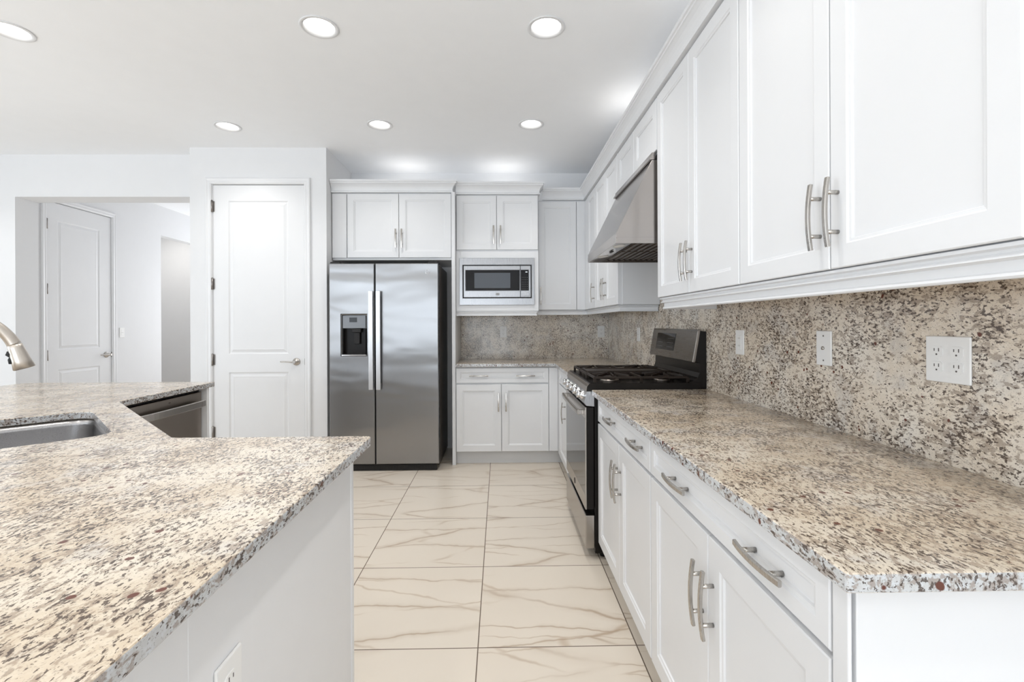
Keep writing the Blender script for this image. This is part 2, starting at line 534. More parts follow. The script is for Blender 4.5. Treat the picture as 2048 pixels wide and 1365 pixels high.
def interior_door(idx, fr, u0, u1, top, hinge_left, pan, hinges, hz, lever_u, lever_dir):
    base = fr.p((u0 + u1) / 2, 0, 0)
    d = thing('door_%d' % idx, base, None, None, kind='structure')
    t = .035; holes = []
    for (a, b, c, e) in pan:
        holes.append((a, b, c, e, [(i, t + n) for i, n in DP]))
    f2 = Fr(fr.p(0, 0, -t - .004), fr.U, fr.V, fr.N)
    MB().slab(f2, u0 + .003, u1 - .003, .008, top - .004, t, holes, .002).build('door_panel', M['trimw'], d)
    for z in hinges:
        m = MB(); hu = u0 if hinge_left else u1
        m.cyl(fr.p(hu, z - .05, .007), fr.p(hu, z + .05, .007), .0085, seg=12)
        m.fbox(fr, hu - .003, hu + .018, z - .045, z + .045, -.004, .0005)
        m.cyl(fr.p(hu, z + .05, .007), fr.p(hu, z + .056, .007), .005, .002, seg=10)
        m.build('hinge', M['hinge'], d)
    hn = MB(); q = lever_dir
    hn.lathe(fr.p(lever_u, hz, -.004), fr.N, [(.033, 0), (.033, .006), (.029, .011), (.014, .013), (.0125, .045), (.0, .045)], 28, True, False)
    c0 = fr.p(lever_u, hz, .045)
    hn.cyl(fr.p(lever_u, hz, .030), fr.p(lever_u, hz, .056), .0125, seg=20)
    pts = [fr.p(lever_u + q * a, hz + b, .046 - c) for a, b, c in ((0, 0, 0), (.03, .001, 0), (.06, .003, .001), (.09, .004, .003), (.118, .003, .007), (.124, .003, .010))]
    hn.tube(pts, [.009, .0075, .0065, .006, .006, .004], 12)
    hn.build('door_handle', M['nickel'], d)
    m = MB(); uu = u1 if hinge_left else u0
    m.fbox(fr, uu - .003, uu + .003, hz - .028, hz + .028, -.012, -.0005); m.build('strike_plate', M['side_dark'], d)
    return d


interior_door(1, F_back(PF), -2.503, -1.707, 2.497, True, [(-2.368, -1.850, 1.016, 2.355), (-2.368, -1.850, .22, .857)], (2.306, 1.63, .968, .336), .946, -1.782, -1)
interior_door(2, F_left(-4.40), 4.747, 5.533, 2.493, True, [(4.875, 5.375, 1.03, 2.32), (4.875, 5.375, .22, .83)], (2.266, 1.63, .98, .34), .944, 5.458, -1)

# ------------------------------------------------------------------ cabinet parts
DT = .020


def panel_front(fr, u0, u1, v0, v1, name, parent, stile=.056, t=DT):
    s_ = stile
    holes = [(u0 + s_, u1 - s_, v0 + s_, v1 - s_, [(.004, t - .0035), (.010, t - .0045), (.0115, t - .009), (.0125, t - .0095)])]
    return MB().slab(fr, u0, u1, v0, v1, t, holes, .0025).build(name, M['white'], parent)


_hm = None


def handle_mesh():
    global _hm
    if _hm: return _hm
    m = MB(); L = .084; n = 14; pts = []
    for i in range(n + 1):
        s_ = -L + 2 * L * i / n
        pts.append(Vector((0, s_, .027 + .0075 * (1 - (s_ / L) ** 2))))
    a, b, c = .0064, .0042, .0018
    sec = [(-a, -b + c), (-a + c, -b), (a - c, -b), (a, -b + c), (a, b - c), (a - c, b), (-a + c, b), (-a, b - c)]
    m.tube(pts, 1, up=Vector((0, 0, 1)), sec=sec, smooth=False)
    for y in (-.048, .048):
        m.cyl((0, y, 0), (0, y, .033), .0054, seg=14)
    bm = bmesh.new(); vv = [bm.verts.new(v) for v in m.v]
    for f, sm in zip(m.f, m.sm): fc = bm.faces.new([vv[i] for i in f]); fc.smooth = sm
    bmesh.ops.recalc_face_normals(bm, faces=bm.faces)
    me = bpy.data.meshes.new('handle'); bm.to_mesh(me); bm.free(); me.materials.append(M['nickel'])
    _hm = me
    return me


def handle(fr, u, v, n, parent, horizontal=False):
    o = bpy.data.objects.new('handle', handle_mesh()); COL.objects.link(o)
    mt = fr.mat(u, v, n)
    if horizontal: mt = mt @ Matrix.Rotation(pi / 2, 4, 'Z')
    o.parent = parent
    off = Vector(parent['_o'])
    o.matrix_basis = Matrix.Translation(-off) @ mt
    o['_o'] = list(off)
    return o


def Door(fr, u0, u1, v0, v1, parent, hu=None, hv=None, stile=.056, name='door', horiz=(), n0=0.0):
    f2 = Fr(fr.p(0, 0, n0), fr.U, fr.V, fr.N)
    d = panel_front(f2, u0, u1, v0, v1, name, parent, stile)
    if hu is not None: handle(f2, hu, hv, DT - .001, d)
    for (a, b) in horiz: handle(f2, a, b, DT - .001 if stile < .03 else DT - .009, d, True)
    return d


CROWN = [(-.018, 2.4585), (.016, 2.4585), (.017, 2.468), (.011, 2.472), (.010, 2.480), (.012, 2.492), (.018, 2.508), (.028, 2.522), (.040, 2.533), (.046, 2.536), (.046, 2.546), (.053, 2.549), (.053, 2.566), (-.018, 2.566)]


def neg(pr): return [(-d, z) for d, z in pr]


# --- cabinet above the refrigerator (face at Y 4.36)
c = thing('wall_cabinet', (-.975, 4.66, 1.85), 'deep white two-door cabinet directly above the refrigerator', 'cabinet', 'white wall cabinets')
MB().box(-1.508, -.4345, 4.381, 4.945, 1.852, 2.458).build('body', M['white'], c, .001)
fr = F_back(4.38)
MB().fbox(fr, -1.508, -1.380, 1.872, 2.449, 0, .018).build('filler_panel', M['white'], c, .0015)
Door(fr, -1.372, -.9115, 1.872, 2.449, c, -.935, 2.044)
Door(fr, -.9065, -.4385, 1.872, 2.449, c, -.881, 2.044)
MB().sweep([(-1.512, 4.362), (-.4345, 4.362), (-.4345, 4.945)], neg(CROWN)).build('crown_molding', M['white'], c)

# --- tall end panel between the refrigerator and the microwave cabinet
o = MB().box(-.4325, -.4015, 4.332, 4.945, 0, 2.457).build('end_panel', M['white'], None, .0015)
tag(o, 'tall narrow white end panel standing on the floor right of the refrigerator', 'panel')

# --- microwave cabinet (face 4.42)
c = thing('wall_cabinet', (-.02, 4.7, 1.36), 'white wall cabinet holding the built-in microwave below two small doors', 'cabinet', 'white wall cabinets')
MB().box(-.400, .3555, 4.441, 4.945, 1.915, 2.458).box(-.400, -.385, 4.441, 4.945, 1.39, 1.915).box(.3405, .3555, 4.441, 4.945, 1.39, 1.915).box(-.385, .3405, 4.93, 4.945, 1.39, 1.915).box(-.385, .3405, 4.441, 4.93, 1.39, 1.405).build('body', M['white'], c, .001)
fr = F_back(4.44)
m = MB().fbox(fr, -.400, -.362, 1.388, 1.935, 0, .019).fbox(fr, .3115, .3555, 1.388, 1.935, 0, .019).fbox(fr, -.362, .3115, 1.870, 1.935, 0, .019).fbox(fr, -.362, .3115, 1.388, 1.448, 0, .019)
m.build('niche_frame', M['white'], c, .001)
Door(fr, -.396, -.029, 1.952, 2.449, c, -.056, 2.086)
Door(fr, -.0245, .352, 1.952, 2.449, c, .0085, 2.086)
MB().sweep([(-.400, 4.422), (.3555, 4.422), (.3555, 4.62)], neg(CROWN)).build('crown_molding', M['white'], c)
RAIL = [(-.02, 1.400), (-.006, 1.400), (-.003, 1.392), (-.003, 1.384), (-.010, 1.380), (-.012, 1.364), (-.008, 1.360), (-.008, 1.353), (-.02, 1.353)]
MB().sweep([(-.400, 4.425), (.350, 4.425), (.350, 4.64)], [(-d if d == 0 else -(d), z - .008 if z < 1.4 else 1.389) for d, z in RAIL]).build('bottom_rail', M['white'], c)

# --- corner wall cabinet, single door (face 4.62)
XU = .82
c = thing('wall_cabinet', (.6, 4.8, 1.39), 'narrow white single-door wall cabinet between the microwave cabinet and the corner', 'cabinet', 'white wall cabinets')
MB().box(.358, .838, 4.641, 4.93, 1.40, 2.458).build('body', M['white'], c, .001)
fr = F_back(4.64)
Door(fr, .372, .738, 1.402, 2.447, c, .392, 1.536)
MB().fbox(fr, .743, .8385, 1.402, 2.447, 0, .018).build('filler_panel', M['white'], c, .001)
# --- right wall cabinets, far group
c = thing('wall_cabinet', (.98, 4.2, 1.39), 'white single-door wall cabinet on the right wall, deepest in the corner', 'cabinet', 'white wall cabinets')
MB().box(.841, 1.128, 4.115, 4.63, 1.40, 2.458).build('body', M['white'], c, .001)
fr = F_right(.84)
Door(fr, 4.122, 4.47, 1.402, 2.447, c, 4.162, 1.536)
MB().fbox(fr, 4.475, 4.618, 1.402, 2.447, 0, .018).build('filler_panel', M['white'], c, .001)
c = thing('wall_cabinet', (.98, 3.73, 1.39), 'white two-door wall cabinet just beyond the range hood', 'cabinet', 'white wall cabinets')
MB().box(.841, 1.128, 3.335, 4.112, 1.40, 2.458).build('body', M['white'], c, .001)
Door(fr, 3.735, 4.108, 1.402, 2.447, c, 3.765, 1.536)
Door(fr, 3.352, 3.730, 1.402, 2.447, c, 3.702, 1.536)
MB().box(.822, .848, 3.334, 3.350, 1.402, 2.454).build('face_frame', M['white'], c, .001)
MB().box(.852, 1.113, 3.327, 3.3345, 1.402, 2.14).build('side_panel', M['white'], c, .001)
# --- over the hood
c = thing('wall_cabinet', (.98, 2.9, 2.16), 'short white two-door wall cabinet above the range hood', 'cabinet', 'white wall cabinets')
MB().box(.841, 1.128, 2.489, 3.325, 2.172, 2.458).build('body', M['white'], c, .001)
Door(fr, 2.925, 3.322, 2.176, 2.447, c, stile=.062)
Door(fr, 2.496, 2.920, 2.176, 2.447, c, stile=.062)
# --- near group A and B
c = thing('wall_cabinet', (.98, 2.05, 1.39), 'tall white two-door wall cabinet beside the near side of the range hood', 'cabinet', 'white wall cabinets')
MB().box(.841, 1.128, 1.632, 2.485, 1.40, 2.458).build('body', M['white'], c, .001)
Door(fr, 2.072, 2.484, 1.402, 2.447, c, 2.096, 1.537, .055)
Door(fr, 1.636, 2.068, 1.402, 2.447, c, 2.036, 1.537, .055)
c = thing('wall_cabinet', (.98, 1.18, 1.39), 'tall white two-door wall cabinet nearest the camera at upper right', 'cabinet', 'white wall cabinets')
MB().box(.841, 1.128, .735, 1.629, 1.40, 2.458).build('body', M['white'], c, .001)
Door(fr, 1.183, 1.629, 1.402, 2.447, c, 1.214, 1.537, .055)
Door(fr, .739, 1.178, 1.402, 2.447, c, 1.150, 1.537, .055)
o = MB().sweep([(.412, 4.622), (XU + .001, 4.622), (XU + .001, .735), (1.125, .735)], CROWN and neg(CROWN)).build('crown_molding', M['white'])
tag(o, 'long white crown molding turning the corner and running above the right wall cabinets', 'molding')
# light rails
LR = [(-.025, 1.399), (-.008, 1.399), (-.006, 1.392), (-.0165, 1.389), (-.018, 1.384), (-.012, 1.379), (-.010, 1.375), (-.0235, 1.371), (-.0235, 1.353), (-.019, 1.350), (-.018, 1.345), (-.021, 1.341), (-.038, 1.341), (-.038, 1.399)]
o = MB().sweep([(1.110, 2.480), (XU, 2.480), (XU, .72), (1.110, .72)], [(-d, z) for d, z in LR]).build('light_rail', M['white'])
tag(o, 'white molded light rail under the two nearest wall cabinets', 'molding')
o = MB().sweep([(.36, 4.622), (XU, 4.622), (XU, 3.332), (1.110, 3.332)], [(-d, z + .012 if z < 1.38 else (z + .004 if z < 1.395 else z)) for d, z in LR]).build('light_rail', M['white'])
tag(o, 'white light rail under the corner wall cabinets beyond the hood', 'molding')
for y0, y1, lab in ((.76, 2.44, 'brown wooden underside board beneath the nearest wall cabinets'),):
    o = MB().box(.862, 1.106, y0, y1, 1.3865, 1.3985).build('underside_board', M['wood'])
    tag(o, lab, 'board')

# ------------------------------------------------------------------ base cabinets
XF = .52
fr = F_right(XF + DT)
for (y0, y1, lab) in ((1.665, 2.560, 'white base cabinet between the range and the nearest base cabinet'), (.750, 1.661, 'white base cabinet nearest the camera under the right granite countertop')):
    c = thing('base_cabinet', (.83, (y0 + y1) / 2, 0), lab, 'cabinet', 'white base cabinets')
    MB().box(XF + DT + .001, 1.112, y0, y1, .098, .8835).build('body', M['white'], c, .001)
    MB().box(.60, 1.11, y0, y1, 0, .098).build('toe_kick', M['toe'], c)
    md = (y0 + y1) / 2
    if y0 > 1:
        hs = ((2.262, .808), (1.836, .805)); hd = (2.135, 2.070); md = 2.104
        hz = .553
    else:
        hs = ((1.398, .80), (.942, .798)); hd = (1.232, 1.168); md = 1.2
        hz = .553
    d = Door(fr, y0 + .003, y1 - .003, .748, .872, c, stile=.034, name='drawer', horiz=hs)
    Door(fr, md + .002, y1 - .003, .100, .736, c, md + .030, .576, .060)
    Door(fr, y0 + .003, md - .002, .100, .736, c, md - .030, .576, .060)
    if y0 < 1:
        MB().box(XF, .5265, .7115, .7475, .0, .8835).build('corner_post', M['white'], c, .003, 3)
        MB().box(.533, 1.112, .7125, .724, .0, .8835).build('end_panel', M['white'], c, .0015)
        MB().box(.5265, .533, .728, .7475, .0, .8835).build('scribe_strip', M['white'], c)
# beyond the range
c = thing('base_cabinet', (.83, 3.8, 0), 'white base cabinet in the corner beyond the range, mostly hidden', 'cabinet', 'white base cabinets')
MB().box(XF + DT + .001, 1.112, 3.326, 4.345, .098, .8835).build('body', M['white'], c, .001)
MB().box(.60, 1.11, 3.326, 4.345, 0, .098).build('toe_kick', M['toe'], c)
Door(fr, 3.332, 3.40, .10, .872, c, stile=.02)
Door(fr, 3.404, 4.235, .748, .872, c, stile=.034, name='drawer')
Door(fr, 3.404, 4.235, .10, .736, c, 3.84, .553)
MB().fbox(fr, 4.239, 4.345, .10, .872, 0, .018).build('filler_panel', M['white'], c, .001)
# back base cabinet
c = thing('base_cabinet', (.02, 4.64, 0), 'white base cabinet below the microwave with one wide drawer and two doors', 'cabinet', 'white base cabinets')
MB().box(-.400, .538, 4.351, 4.93, .115, .8835).build('body', M['white'], c, .001)
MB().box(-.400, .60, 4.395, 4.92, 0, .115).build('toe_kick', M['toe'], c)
fb = F_back(4.35)
Door(fb, -.396, .4355, .738, .872, c, stile=.036, name='drawer', horiz=((-.193, .803), (.228, .801)))
Door(fb, -.396, .0075, .120, .724, c, -.017, .568)
Door(fb, .0125, .4355, .120, .724, c, .051, .568)
MB().fbox(fb, .440, .5195, .120, .872, 0, .018).build('filler_panel', M['white'], c, .001)

# ------------------------------------------------------------------ granite


def counter(name, outline, holes, z0, z1, parent, mat, bev=.003, wobble=0.0):
    cu = bpy.data.curves.new(name, 'CURVE'); cu.dimensions = '2D'; cu.fill_mode = 'BOTH'
    hgt = (z1 - z0) / 2
    cu.extrude = hgt - bev; cu.bevel_depth = bev; cu.bevel_resolution = 2; cu.offset = -bev
    for k, pl in enumerate([outline] + holes):
        sp = cu.splines.new('POLY'); sp.points.add(len(pl) - 1); sp.use_cyclic_u = True
        for i, (x, y) in enumerate(pl): sp.points[i].co = (x, y, 0, 1)
    tmp = bpy.data.objects.new('tmp', cu); COL.objects.link(tmp)
    dg = bpy.context.evaluated_depsgraph_get()
    me = bpy.data.meshes.new_from_object(tmp.evaluated_get(dg))
    bpy.data.objects.remove(tmp, do_unlink=True)
    me.name = name
    cx = sum(p[0] for p in outline) / len(outline); cy = sum(p[1] for p in outline) / len(outline)
    for v in me.vertices: v.co.z += hgt; v.co.x -= cx; v.co.y -= cy
    for p in me.polygons: p.use_smooth = False
    me.materials.clear(); me.materials.append(mat)
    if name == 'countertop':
        me.materials.append(M['granite_edge_daylit'])
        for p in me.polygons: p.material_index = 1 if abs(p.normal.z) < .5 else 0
    o = bpy.data.objects.new(name, me); COL.objects.link(o); o.location = (cx, cy, z0)
    return o


def rrect(cx, cy, hx, hy, r, ang=0.0, n=8):
    pts = []
    for (sx, sy, a0) in ((1, 1, 0), (-1, 1, 90), (-1, -1, 180), (1, -1, 270)):
        for i in range(n + 1):
            a = radians(a0 + 90 * i / n)
            pts.append((sx * (hx - r) + r * cos(a), sy * (hy - r) + r * sin(a)))
    return [(cx + x * cos(ang) - y * sin(ang), cy + x * sin(ang) + y * cos(ang)) for x, y in pts]


def soften(poly, r, n=4):
    out = []; N = len(poly)
    for i in range(N):
        p = Vector(poly[i]); a = (Vector(poly[i - 1]) - p).normalized(); b = (Vector(poly[(i + 1) % N]) - p).normalized()
        p0 = p + a * r; p1 = p + b * r
        for k in range(n + 1):
            t = k / n; q = p0 * (1 - t) ** 2 + p * 2 * t * (1 - t) + p1 * t ** 2
            out.append((q.x, q.y))
    return out


CT = .914
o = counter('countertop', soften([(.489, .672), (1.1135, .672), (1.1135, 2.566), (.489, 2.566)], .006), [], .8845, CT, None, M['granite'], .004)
tag(o, 'speckled granite countertop on the right run in front of the range', 'countertop')
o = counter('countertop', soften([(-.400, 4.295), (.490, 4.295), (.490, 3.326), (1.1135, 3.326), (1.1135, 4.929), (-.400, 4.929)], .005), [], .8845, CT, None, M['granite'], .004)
tag(o, 'L-shaped granite countertop in the far corner beyond the range', 'countertop')
SINKC = (-1.645, 1.675)
ANG = radians(-45)
hole = rrect(SINKC[0], SINKC[1], .315, .215, .075, ANG)
isl = [(-.41, .12), (-.41, 1.543), (-1.038, 1.543), (-1.79, 2.292), (-1.79, 3.06), (-2.97, 3.06), (-2.97, .12)]
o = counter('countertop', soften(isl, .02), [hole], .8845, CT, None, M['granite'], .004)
tag(o, 'granite island countertop with the sink cutout in the left foreground', 'countertop')
# backsplashes
o = MB().box(-.400, 1.1135, 4.930, 4.9495, .8848, 1.398).build('backsplash', M['granite_pale'])
tag(o, 'granite backsplash on the back wall below the microwave', 'backsplash')
o = MB().prism([(.690, .8848), (4.929, .8848), (4.929, 1.398), (3.331, 1.398), (3.331, 2.17), (2.4875, 2.17), (2.4875, 1.398), (.690, 1.398)], yz, 1.1145, 1.1295).build('backsplash', M['granite_pale'])
tag(o, 'long granite backsplash covering the right wall behind the range', 'backsplash')

# ------------------------------------------------------------------ island
c = thing('island_cabinet', (-1.6, 1.4, 0), 'white island base under the foreground granite countertop', 'cabinet')
MB().sweep([(-.459, .17), (-.459, 1.500), (-1.055, 1.500), (-1.83, 2.273), (-1.83, 2.372), (-2.92, 2.372), (-2.92, .17)],
           [(0, .0), (0, .883), (.018, .883), (.018, .0)], closed=True).build('body', M['white'], c)
MB().box(-.465, -.4605, .904, 1.486, .002, .883).build('side_panel', M['white'], c, .001)
MB().box(-.466, -.4585, .712, .899, .002, .883).build('raised_strip', M['white'], c, .0015)  # thin strip slightly proud of the side panel around the outlet
MB().box(-.484, -.4555, 1.476, 1.502, .0, .883).build('corner_trim', M['white'], c, .006, 3)
MB().box(-2.44, -1.800, 2.985, 3.008, .0, .883).build('end_panel', M['white'], c, .001)
MB().box(-2.92, -2.44, 2.372, 3.008, .0, .883).build('rear_panel', M['white'], c, .001)
# sink cabinet doors on the angled face
s2 = sqrt(.5)
fd = Fr((-1.83, 2.273, 0), (s2, -s2, 0), (0, 0, 1), (s2, s2, 0))
Door(fd, .10, .545, .10, .70, c, .50, .58)
Door(fd, .55, .995, .10, .70, c, .595, .58)

# dishwasher (faces +X)
c = thing('dishwasher', (-2.13, 2.68, 0), 'dark stainless dishwasher built into the far arm of the island', 'dishwasher')
MB().box(-2.43, -1.857, 2.382, 2.979, .10, .865).build('body', M['blackmat'], c)
MB().box(-1.857, -1.828, 2.384, 2.977, .10, .862).build('door', M['steel_dark'], c, .003)
MB().box(-2.43, -1.845, 2.384, 2.977, .865, .882).build('top_gap_strip', M['black'], c)
MB().box(-2.43, -1.89, 2.384, 2.977, 0, .10).build('toe_kick', M['blackmat'], c)
m = MB(); pts = []
for i in range(17):
    t = i / 16; pts.append((-1.785 - .012 * (2 * t - 1) ** 4, 2.405 + .555 * t, .797))
a, b, q = .020, .005, .004
sec = [(-a, -b + q), (-a + q, -b), (a - q, -b), (a, -b + q), (a, b - q), (a - q, b), (-a + q, b), (-a, b - q)]
m.tube(pts, 1, up=Vector((1, 0, 0)), sec=sec, smooth=False)
m.tube([(-1.83, 2.425, .797), (-1.80, 2.425, .797)], .008); m.tube([(-1.83, 2.94, .797), (-1.80, 2.94, .797)], .008)
m.build('handle', M['steel_y'], c)
MB().box(-1.8285, -1.8272, 2.685, 2.700, .838, .843).build('badge', M['side_dark'], c)

# sink
c = thing('sink', (SINKC[0], SINKC[1], .68), 'stainless undermount sink basin set at an angle in the island countertop', 'sink')
R = []
for (e, z, r) in ((.030, .8835, .09), (.030, .881, .09), (.004, .881, .08), (.002, .86, .08), (-.004, .72, .08), (-.012, .70, .08), (-.035, .688, .075), (-.17, .682, .03)):
    R.append([(x, y, z) for x, y in rrect(SINKC[0], SINKC[1], .315 + e, .215 + e, r, ANG)])
MB().rings(R, False, True, True).build('basin', M['steel_sink'], c)
MB().lathe((SINKC[0], SINKC[1], .682), (0, 0, 1), [(.055, .0), (.055, .003), (.045, .003), (.040, -.002), (.0, -.002)], 28, False, False).build('drain', M['chrome'], c)

# faucet
fx, fy = -1.832, 1.488
c = thing('faucet', (fx, fy, CT), 'brushed nickel pull-down faucet arching over the island sink', 'faucet')


def fp(r, z): return (fx + s2 * r, fy + s2 * r, z)


MB().lathe(fp(0, CT), (0, 0, 1), [(.030, 0), (.030, .006), (.024, .012), (.021, .05), (.020, .12), (.017, .13)], 32).build('base', M['faucet'], c)
arc = [(0, 1.03), (0, 1.12), (.004, 1.19), (.018, 1.245), (.045, 1.29), (.085, 1.315), (.125, 1.318), (.165, 1.304), (.195, 1.285), (.220, 1.261), (.240, 1.233), (.2535, 1.207)]
# smooth the neck
pp = [Vector(fp(r, z)) for r, z in arc]
sm = []
for i in range(len(pp) - 1):
    p0 = pp[max(i - 1, 0)]; p1 = pp[i]; p2 = pp[i + 1]; p3 = pp[min(i + 2, len(pp) - 1)]
    for k in range(5):
        t = k / 5
        sm.append(.5 * ((2 * p1) + (-p0 + p2) * t + (2 * p0 - 5 * p1 + 4 * p2 - p3) * t * t + (-p0 + 3 * p1 - 3 * p2 + p3) * t ** 3))
sm.append(pp[-1])
n = len(sm)
MB().tube(sm, [.0155 + .0035 * max(0, (i / n - .7) / .3) for i in range(n)], 24).build('spout', M['faucet'], c)
jt = Vector(fp(.2535, 1.207)); hb = Vector(fp(.2780, 1.124)); dr = (hb - jt).normalized()
h = MB().lathe(jt, dr, [(.0175, .0), (.0195, .001), (.0205, .012), (.0250, .055), (.0290, .084), (.0270, .086), (.023, .084)], 32).build('spray_head', M['faucet'], c)
side = Vector((-s2, -s2, .25)).normalized()
b0 = jt + dr * .030 + side * .018; b1 = jt + dr * .072 + side * .026
tt = Vector((-.5, -.5, 0)).normalized()
m = MB(); m.tube([b0 + side * .004, b0 + dr * .012 + side * .009, b0 + dr * .020 + side * .005, b0 + dr * .030 + side * .008, b1 + side * .002, b1 - side * .003], [.005, .008, .005, .008, .008, .004], 10)
m.build('spray_button', M['rubber'], h)
MB().tube([fp(0, 1.0), (fx + s2 * .03, fy - s2 * .03, 1.0), (fx + s2 * .05, fy - s2 * .05, 1.01), (fx + s2 * .11, fy - s2 * .11, 1.06)], [.012, .012, .007, .006], 16).build('lever', M['faucet'], c)

# ------------------------------------------------------------------ refrigerator
c = thing('refrigerator', (-1.007, 4.55, 0), 'stainless side-by-side refrigerator with an ice and water dispenser', 'refrigerator')
fr = F_back(4.245)
X0, X1, XM = -1.472, -.533, -1.080
MB().box(X0 + .004, X1 - .004, 4.25, 4.90, .03, 1.795).build('body', M['side_dark'], c, .004)
hole_d = (-1.374, -1.144, .995, 1.363, [(.004, .068), (.010, .064), (.014, .010)])
dl = MB().slab(fr, X0, XM - .004, .060, 1.797, .075, [hole_d], .006).build('freezer_door', M['steel_fridge'], c)
dr_ = MB().slab(fr, XM + .004, X1, .060, 1.797, .075, (), .006).build('refrigerator_door', M['steel_fridge'], c)
for (u, d) in ((-1.104, dl), (-1.041, dr_)):
    m = MB().fbox(fr, u - .0185, u + .0185, .710, 1.557, .108, .124)
    m.fbox(fr, u - .010, u + .010, .715, .760, .070, .110).fbox(fr, u - .010, u + .010, 1.507, 1.552, .070, .110)
    m.build('handle', M['steel_light'], d, .003)
m = MB()
A, B, Cc, D = -1.358, -1.160, 1.011, 1.236
ex = .0118
m.fbox(fr, A, A + .004, Cc, D, .012, .070).fbox(fr, B - .004, B, Cc, D, .012, .070).fbox(fr, A, B, Cc, Cc + .004, .012, .070).fbox(fr, A, B, Cc, D, .0105, .014)
m.build('dispenser_cavity', M['black'], dl)
m = MB().fbox(fr, -1.358, -1.160, 1.237, 1.347, .0105, .067)
pn = m.build('dispenser_panel', M['film'], dl, .003)
m = MB().fbox(fr, -1.30, -1.235, 1.290, 1.330, .067, .0685); m.build('display', M['glass_black'], pn, .0005)
m = MB().fbox(fr, -1.280, -1.205, 1.200, 1.236, .02, .062).fbox(fr, -1.268, -1.218, 1.100, 1.200, .030, .046); m.build('dispenser_paddle', M['blackmat'], dl, .004)
m = MB().fbox(fr, -1.362, -1.156, .999, 1.010, .012, .080); m.build('drip_tray', M['chrome'], dl, .002)


def ring(mb, fr, u, v, n, R, r, seg=28):
    pts = [fr.p(u + R * cos(2 * pi * i / seg), v + R * sin(2 * pi * i / seg), n) for i in range(seg + 1)]
    mb.tube(pts, r, 6)


def script_badge(fr, u, v, n, R, parent, mat):
    """round monogram badge: two cursive letters inside a ring"""
    m = MB(); ring(m, fr, u, v, n, R, R * .09)
    g = [(-.05, .45), (-.35, .50), (-.55, .15), (-.45, -.25), (-.20, -.30), (-.08, .0), (-.12, .25), (-.15, -.15), (-.25, -.55), (-.45, -.60)]
    e = [(.10, -.05), (.35, .10), (.45, .35), (.28, .48), (.12, .25), (.10, -.10), (.25, -.40), (.50, -.35), (.62, -.15)]
    for L in (g, e): m.tube([fr.p(u + a * R, v + b * R, n) for a, b in L], R * .07, 6)
    return m.build('badge', mat, parent)


script_badge(fr, -.626, 1.725, .0755, .018, dr_, M['chrome'])
m = MB().fbox(fr, X0 + .02, X1 - .02, .002, .052, .030, .055)
for i in range(18):
    uu = X0 + .05 + i * .049
    m.fbox(fr, uu, uu + .030, .012, .042, .055, .058)
m.build('base_grille', M['blackmat'], c, .002)
for (a, b) in ((X0 + .005, X0 + .09), (X1 - .09, X1 - .005)):
    MB().box(a, b, 4.185, 4.30, 1.7975, 1.812).build('hinge_cover', M['blackmat'], c, .004)

# ------------------------------------------------------------------ microwave
c = thing('microwave', (-.025, 4.65, 1.45), 'built-in stainless microwave in its wall cabinet above the backsplash', 'microwave')
fr = F_back(4.42)
U0, U1, V0, V1 = -.369, .3185, 1.443, 1.874
MB().box(-.345, .295, 4.425, 4.85, 1.452, 1.86).build('body', M['blackmat'], c)
m = MB().slab(fr, U0, U1, V0, V1, .014, [(-.343, .294, 1.502, 1.812, [(.002, .002), (.006, .002)])], .002); m.build('trim_kit', M['steel'], c)
MB().fbox(fr, -.340, .291, 1.505, 1.809, .002, .006).build('gap_surround', M['black'], c)
m = MB().slab(fr, -.330, .187, 1.513, 1.801, .022, [(-.316, .183, 1.571, 1.765, [(.001, .021), (.002, .019)])], .002)
md_ = m.build('door', M['steel'], c)
MB().fbox(fr, -.313, .181, 1.574, 1.762, .0185, .0208).build('door_glass', M['glass_black'], md_)
MB().fbox(fr, -.232, .096, 1.597, 1.736, .0205, .0215).build('window', M['glass_grey'], md_)
m = MB().slab(fr, .190, .283, 1.513, 1.801, .022, [(.192, .266, 1.571, 1.765, [(.001, .021), (.002, .019)])], .002)
cp = m.build('control_panel', M['steel'], c)
MB().fbox(fr, .1935, .265, 1.574, 1.762, .0185, .0208).build('keypad_glass', M['glass_black'], cp)
m = MB()
for j in range(6):
    for i in range(4):
        m.fbox(fr, .2035 + i * .0155, .2085 + i * .0155, 1.587 + j * .021, 1.591 + j * .021, .0207, .0212)
m.build('keypad_buttons', M['keymark'], cp)
m = MB()
for i in range(2): m.fbox(fr, .236 + i * .010, .242 + i * .010, 1.740, 1.747, .0207, .0213)
m.build('clock_digits', emis('clock_digits', (.8, .9, 1.0), 1.2), cp)
MB().fbox(fr, .205, .274, 1.523, 1.556, .0218, .026).build('door_button', M['steel'], cp, .003)
MB().fbox(fr, -.037, -.005, 1.530, 1.552, .0220, .0228).build('badge', M['greybtn'], md_, .0005)

# ------------------------------------------------------------------ range
c = thing('gas_range', (.8, 2.945, 0), 'black and stainless gas range standing against the right wall', 'range')
Y0, Y1 = 2.575, 3.318
MB().box(.506, 1.110, Y0, Y1, .032, .903).build('body', M['black'], c, .003)
for (x, y) in ((.56, Y0 + .05), (.56, Y1 - .05), (1.05, Y0 + .05), (1.05, Y1 - .05)): MB().cyl((x, y, 0), (x, y, .034), .018, seg=14).build('leveling_foot', M['blackmat'], c)
fr = F_right(.503)
od = MB().box(.462, .503, Y0 + .004, Y1 - .004, .268, .818).build('oven_door', M['black'], c, .003)
MB().box(.4555, .4625, Y0 + .004, Y1 - .004, .268, .345).box(.4555, .4625, Y0 + .004, Y0 + .014, .345, .76).box(.4555, .4625, Y1 - .014, Y1 - .004, .345, .76).box(.4555, .4625, Y0 + .004, Y1 - .004, .755, .818).build('door_frame', M['steel_y'], od, .001)
